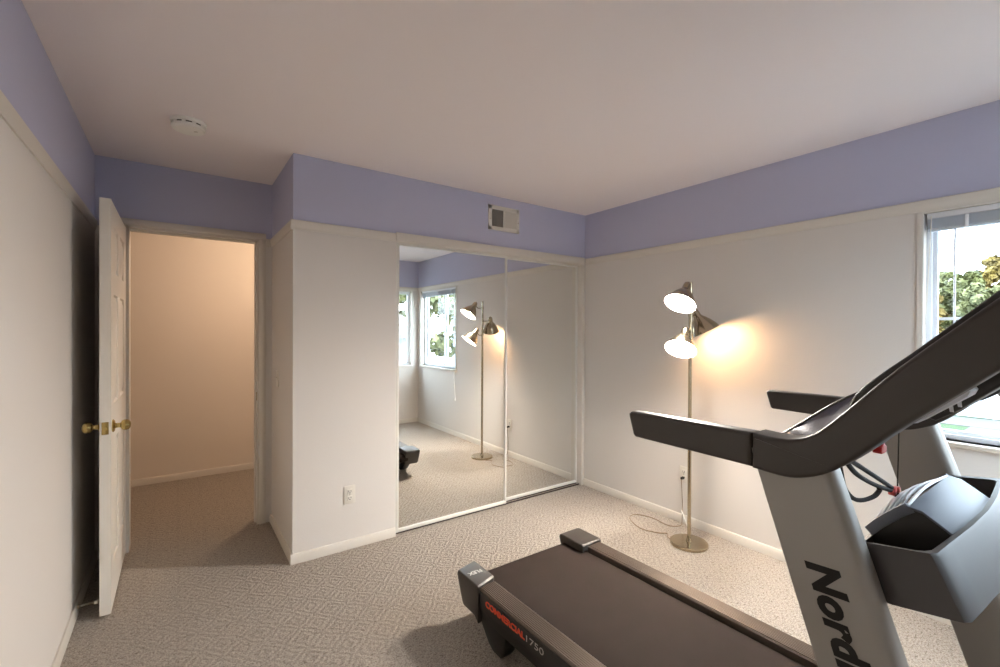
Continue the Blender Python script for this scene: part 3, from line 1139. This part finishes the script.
# upright: reads downwards, tops of letters towards the front
down = Vector((0, -.3076, -.9515))
front = Vector((0, -.9515, .3076))
o0 = Vector((1.0556, .391, .922))
nrm = Vector((-1, 0, 0))
Mt = Matrix((down, front, nrm)).transposed().to_4x4()
Mt.translation = o0
bm = text_bm('NordicTrack', .076, Mt, offset=.0036, shear=.26, spacing=1.06)
obj('lettering', bm, M['rubber'], UPR, smooth=0)
# rear cap
Mt = Matrix(((-1, 0, 0, 1.176), (0, -1, 0, 1.805), (0, 0, 1, .2563), (0, 0, 0, 1)))
bm = text_bm('FLEX', .034, Mt, offset=.0008, spacing=.95)
obj('lettering', bm, M['silver'], CAP, smooth=0)

# hanging safety key, lanyard and cable
sk = thing('safety_key', 'bright red key hanging by strings under the near console arm', 'safety key', (1.30, .335, 1.13))
bm = B()
add_prism(bm, [(1.281, 1.124), (1.286, 1.119), (1.314, 1.119), (1.319, 1.124), (1.317, 1.134), (1.306, 1.138), (1.303, 1.145), (1.297, 1.145), (1.294, 1.138), (1.283, 1.134)], .327, .345, 'y', bev=.002)
obj('key', bm, M['red'], sk)
bm = B()
add_tube(bm, [(1.297, .335, 1.143), (1.293, .335, 1.18), (1.297, .33, 1.226)], .0012, 6)
add_tube(bm, [(1.303, .335, 1.143), (1.307, .335, 1.18), (1.303, .33, 1.226)], .0012, 6)
obj('string', bm, M['white_cord'], sk)
ly = thing('safety_lanyard', 'rose clip on a thin cord hanging above the fan grille', 'lanyard', (1.45, .340, 1.0))
bm = B()
add_tube(bm, [(1.45, .310, 1.226), (1.45, .337, 1.16), (1.45, .339, 1.012)], .0014, 6)
obj('string', bm, M['rubber'], ly)
bm = boxes((1.425, 1.447, .338, .352, .992, 1.012), (1.450, 1.466, .336, .350, .994, 1.008), bev=.003)
add_tube(bm, [(1.420, .345, 1.004), (1.470, .343, 1.001)], .005, 10)
obj('clip', bm, M['pink'], ly)
bm = B()
add_tube(bm, [(1.455, .343, .996), (1.458, .343, .985)], .006, 10)
obj('clip_foot', bm, M['rubber'], ly)
ac = B()
add_tube(ac, smooth_path([(1.120, .345, 1.128), (1.20, .35, 1.085), (1.30, .350, 1.045), (1.40, .347, 1.012), (1.43, .345, 1.004)], 6), .0052, 8)
add_tube(ac, smooth_path([(1.120, .340, 1.132), (1.22, .345, 1.095), (1.34, .345, 1.047), (1.44, .345, 1.006)], 6), .0052, 8)
add_tube(ac, smooth_path([(1.120, .356, 1.124), (1.20, .372, 1.052), (1.27, .378, 1.010), (1.32, .374, .994), (1.36, .362, .998), (1.375, .355, 1.012), (1.36, .352, 1.022)], 6), .0052, 8)
tag(obj('audio_cable', ac, M['rubber']), 'black cable looping below the near console arm', 'cable')

# ------------------------------------------------------------------ outside the windows
GZ = -2.9
struct('ground_lawn', boxes((3.4, 60, -40, 40, GZ - .2, GZ), (-20, 3.4, -40, -.9, GZ - .2, GZ)), M['lawn'], smooth=0)
struct('ground_driveway', boxes((3.6, 32.7, -14, 4.35, GZ, GZ + .02)), M['concrete'], smooth=0)
struct('ground_path', boxes((29.5, 32.5, -30, 20, GZ, GZ + .03)), M['concrete'], smooth=0)


def fence(y0, y1, label):
    t = thing('white_fence', label, 'fence', (33, (y0 + y1) / 2, GZ), 'white fence across the drive')
    n = int(round((y1 - y0) / 2.4))
    w = (y1 - y0) / n
    for k in range(n):
        a = y0 + k * w
        bm = boxes((32.98, 33.03, a + .06, a + w - .06, GZ + .03, GZ + 1.12))
        for i in range(12):
            yy = a + .1 + i * (w - .2) / 11
            add_box(bm, 32.96, 32.98, yy - .075, yy + .075, GZ + .03, GZ + 1.12)
        add_box(bm, 32.95, 33.05, a + .06, a + w - .06, GZ + 1.10, GZ + 1.18)
        obj('fence_panel', bm, M['fence'], t)
        obj('fence_post', boxes((32.92, 33.08, a - .08, a + .08, GZ, GZ + 1.26), bev=.02), M['fence'], t)
    return t


fence(-8, 11.2, 'low white panelled fence across the street outside the right window')


def tree(x, y, h, r, leaf, label, n=70, group='trees behind the white fence', q=55, ls=.24):
    t = thing('tree', label, 'tree', (x, y, GZ), group)
    bm = B()
    add_tube(bm, [(x, y, GZ - .05), (x + .1, y, GZ + h * .3), (x, y + .1, GZ + h * .75)], .2, 10, radii=[.24, .18, .08])
    for k in range(5):
        a = k * 1.256
        add_tube(bm, [(x + .05, y, GZ + h * .35), (x + r * .6 * math.cos(a), y + r * .6 * math.sin(a), GZ + h * .65)], .07, 6, radii=[.1, .04])
    obj('trunk', bm, M['bark'], t)
    bm = B()
    cz = GZ + h * .58
    rz = h * .42
    for k in range(n):
        while True:
            u = Vector((random.uniform(-1, 1), random.uniform(-1, 1), random.uniform(-1, 1)))
            if .35 < u.length < 1:
                break
        c = Vector((x + u.x * r, y + u.y * r, cz + u.z * rz))
        cr = random.uniform(.38, .72) * r * .36
        for i in range(q):
            d = Vector((random.gauss(0, 1), random.gauss(0, 1), random.gauss(0, 1))).normalized()
            pz = c + d * cr * random.uniform(.75, 1.05)
            nn = (d + Vector((random.uniform(-.6, .6), random.uniform(-.6, .6), random.uniform(-.2, .8)))).normalized()
            a = nn.orthogonal().normalized()
            b = nn.cross(a)
            th = random.uniform(0, 2 * PI)
            e1 = (a * math.cos(th) + b * math.sin(th)) * ls * random.uniform(.7, 1.2)
            e2 = (b * math.cos(th) - a * math.sin(th)) * ls * .7
            bm.faces.new([bm.verts.new(pz + v) for v in (-e1, -e2, e1, e2)])
    obj('crown', bm, leaf, t, smooth=0)
    return t


for tx, ty_, th_, leaf, lab in (
        (36.6, 7.7, 7.6, LEAF_Y, 'yellowish bushy tree in the front row, nearest the left jamb of the right window'),
        (36.6, 4.9, 7.3, LEAF_S, 'pale grey-green bushy tree in the front row, right of the yellowish one'),
        (36.6, 2.1, 7.5, LEAF_G, 'green bushy tree in the front row, behind the raised treadmill console'),
        (39.6, 6.3, 8.4, LEAF_G, 'dark green tree in the second row, between the yellowish and grey-green ones'),
        (39.6, 3.5, 8.3, LEAF_Y, 'yellow-green tree in the second row, right of the dark green one'),
        (42.6, 8.2, 9.0, LEAF_S, 'grey-green tree in the back row at the left edge of the window view'),
        (42.6, 5.3, 9.1, LEAF_Y, 'tallest yellow-green tree in the back row behind the white fence'),
        (42.6, 2.4, 8.9, LEAF_S, 'grey-green tree in the back row, farthest right in the window view')):
    tree(tx, ty_, th_, 1.12, leaf, lab, n=150, q=60, ls=.20)
tree(34.6, 6.3, 2.8, .8, LEAF_G, 'low green shrub just behind the white fence, left of its twin', n=40, ls=.16, group='shrubs behind the white fence')
tree(34.6, 4.0, 3.0, .8, LEAF_G, 'slightly taller green shrub behind the fence, right of its twin', n=40, ls=.16, group='shrubs behind the white fence')
# seen only in the mirror: neighbouring houses and a tree
hs = thing('neighbour_house', 'pale grey lap-sided house next door seen through the mirrored near window', 'house', (1, -7, GZ))
bm = B()
nb = 34
hz = 1.25 - GZ
for k in range(nb):
    z0 = GZ + hz * k / nb
    z1 = GZ + hz * (k + 1) / nb
    add_prism(bm, [(-5.0, z0), (-4.975, z0), (-4.995, z1), (-5.0, z1)], -4, 5.25, 'x')
add_box(bm, -4, 5.25, -9, -5.0, GZ, 1.25)
obj('house_wall', bm, M['siding'], hs, smooth=0)
bm = B()
add_prism(bm, [(-4.6, 1.2), (-4.6, 1.3), (-7, 1.9), (-9.4, 1.3), (-9.4, 1.2)], -4.3, 5.4, 'x')
obj('house_roof', bm, M['shingle'], hs, smooth=0)
hb = thing('corner_house', 'pale blue stucco house seen through the mirrored right window', 'house', (18, -14, GZ))
obj('house_wall', boxes((14, 24, -19, -10, GZ, 2.6)), M['stucco'], hb, smooth=0)
bm = B()
add_prism(bm, [(-9.5, 2.6), (-14.5, 4.2), (-19.5, 2.6)], 13.6, 24.4, 'x')
obj('house_roof', bm, M['shingle'], hb, smooth=0)
tree(12.6, -6.0, 7.5, 1.3, LEAF_G, 'slim green tree beside the pale blue stucco house in the mirror', n=50, group='trees beside the neighbouring houses', ls=.16)
tree(9.0, -14.5, 8.5, 2.6, LEAF_S, 'grey-green tree rising behind the lap-sided house in the mirror', n=60, group='trees beside the neighbouring houses', ls=.18)
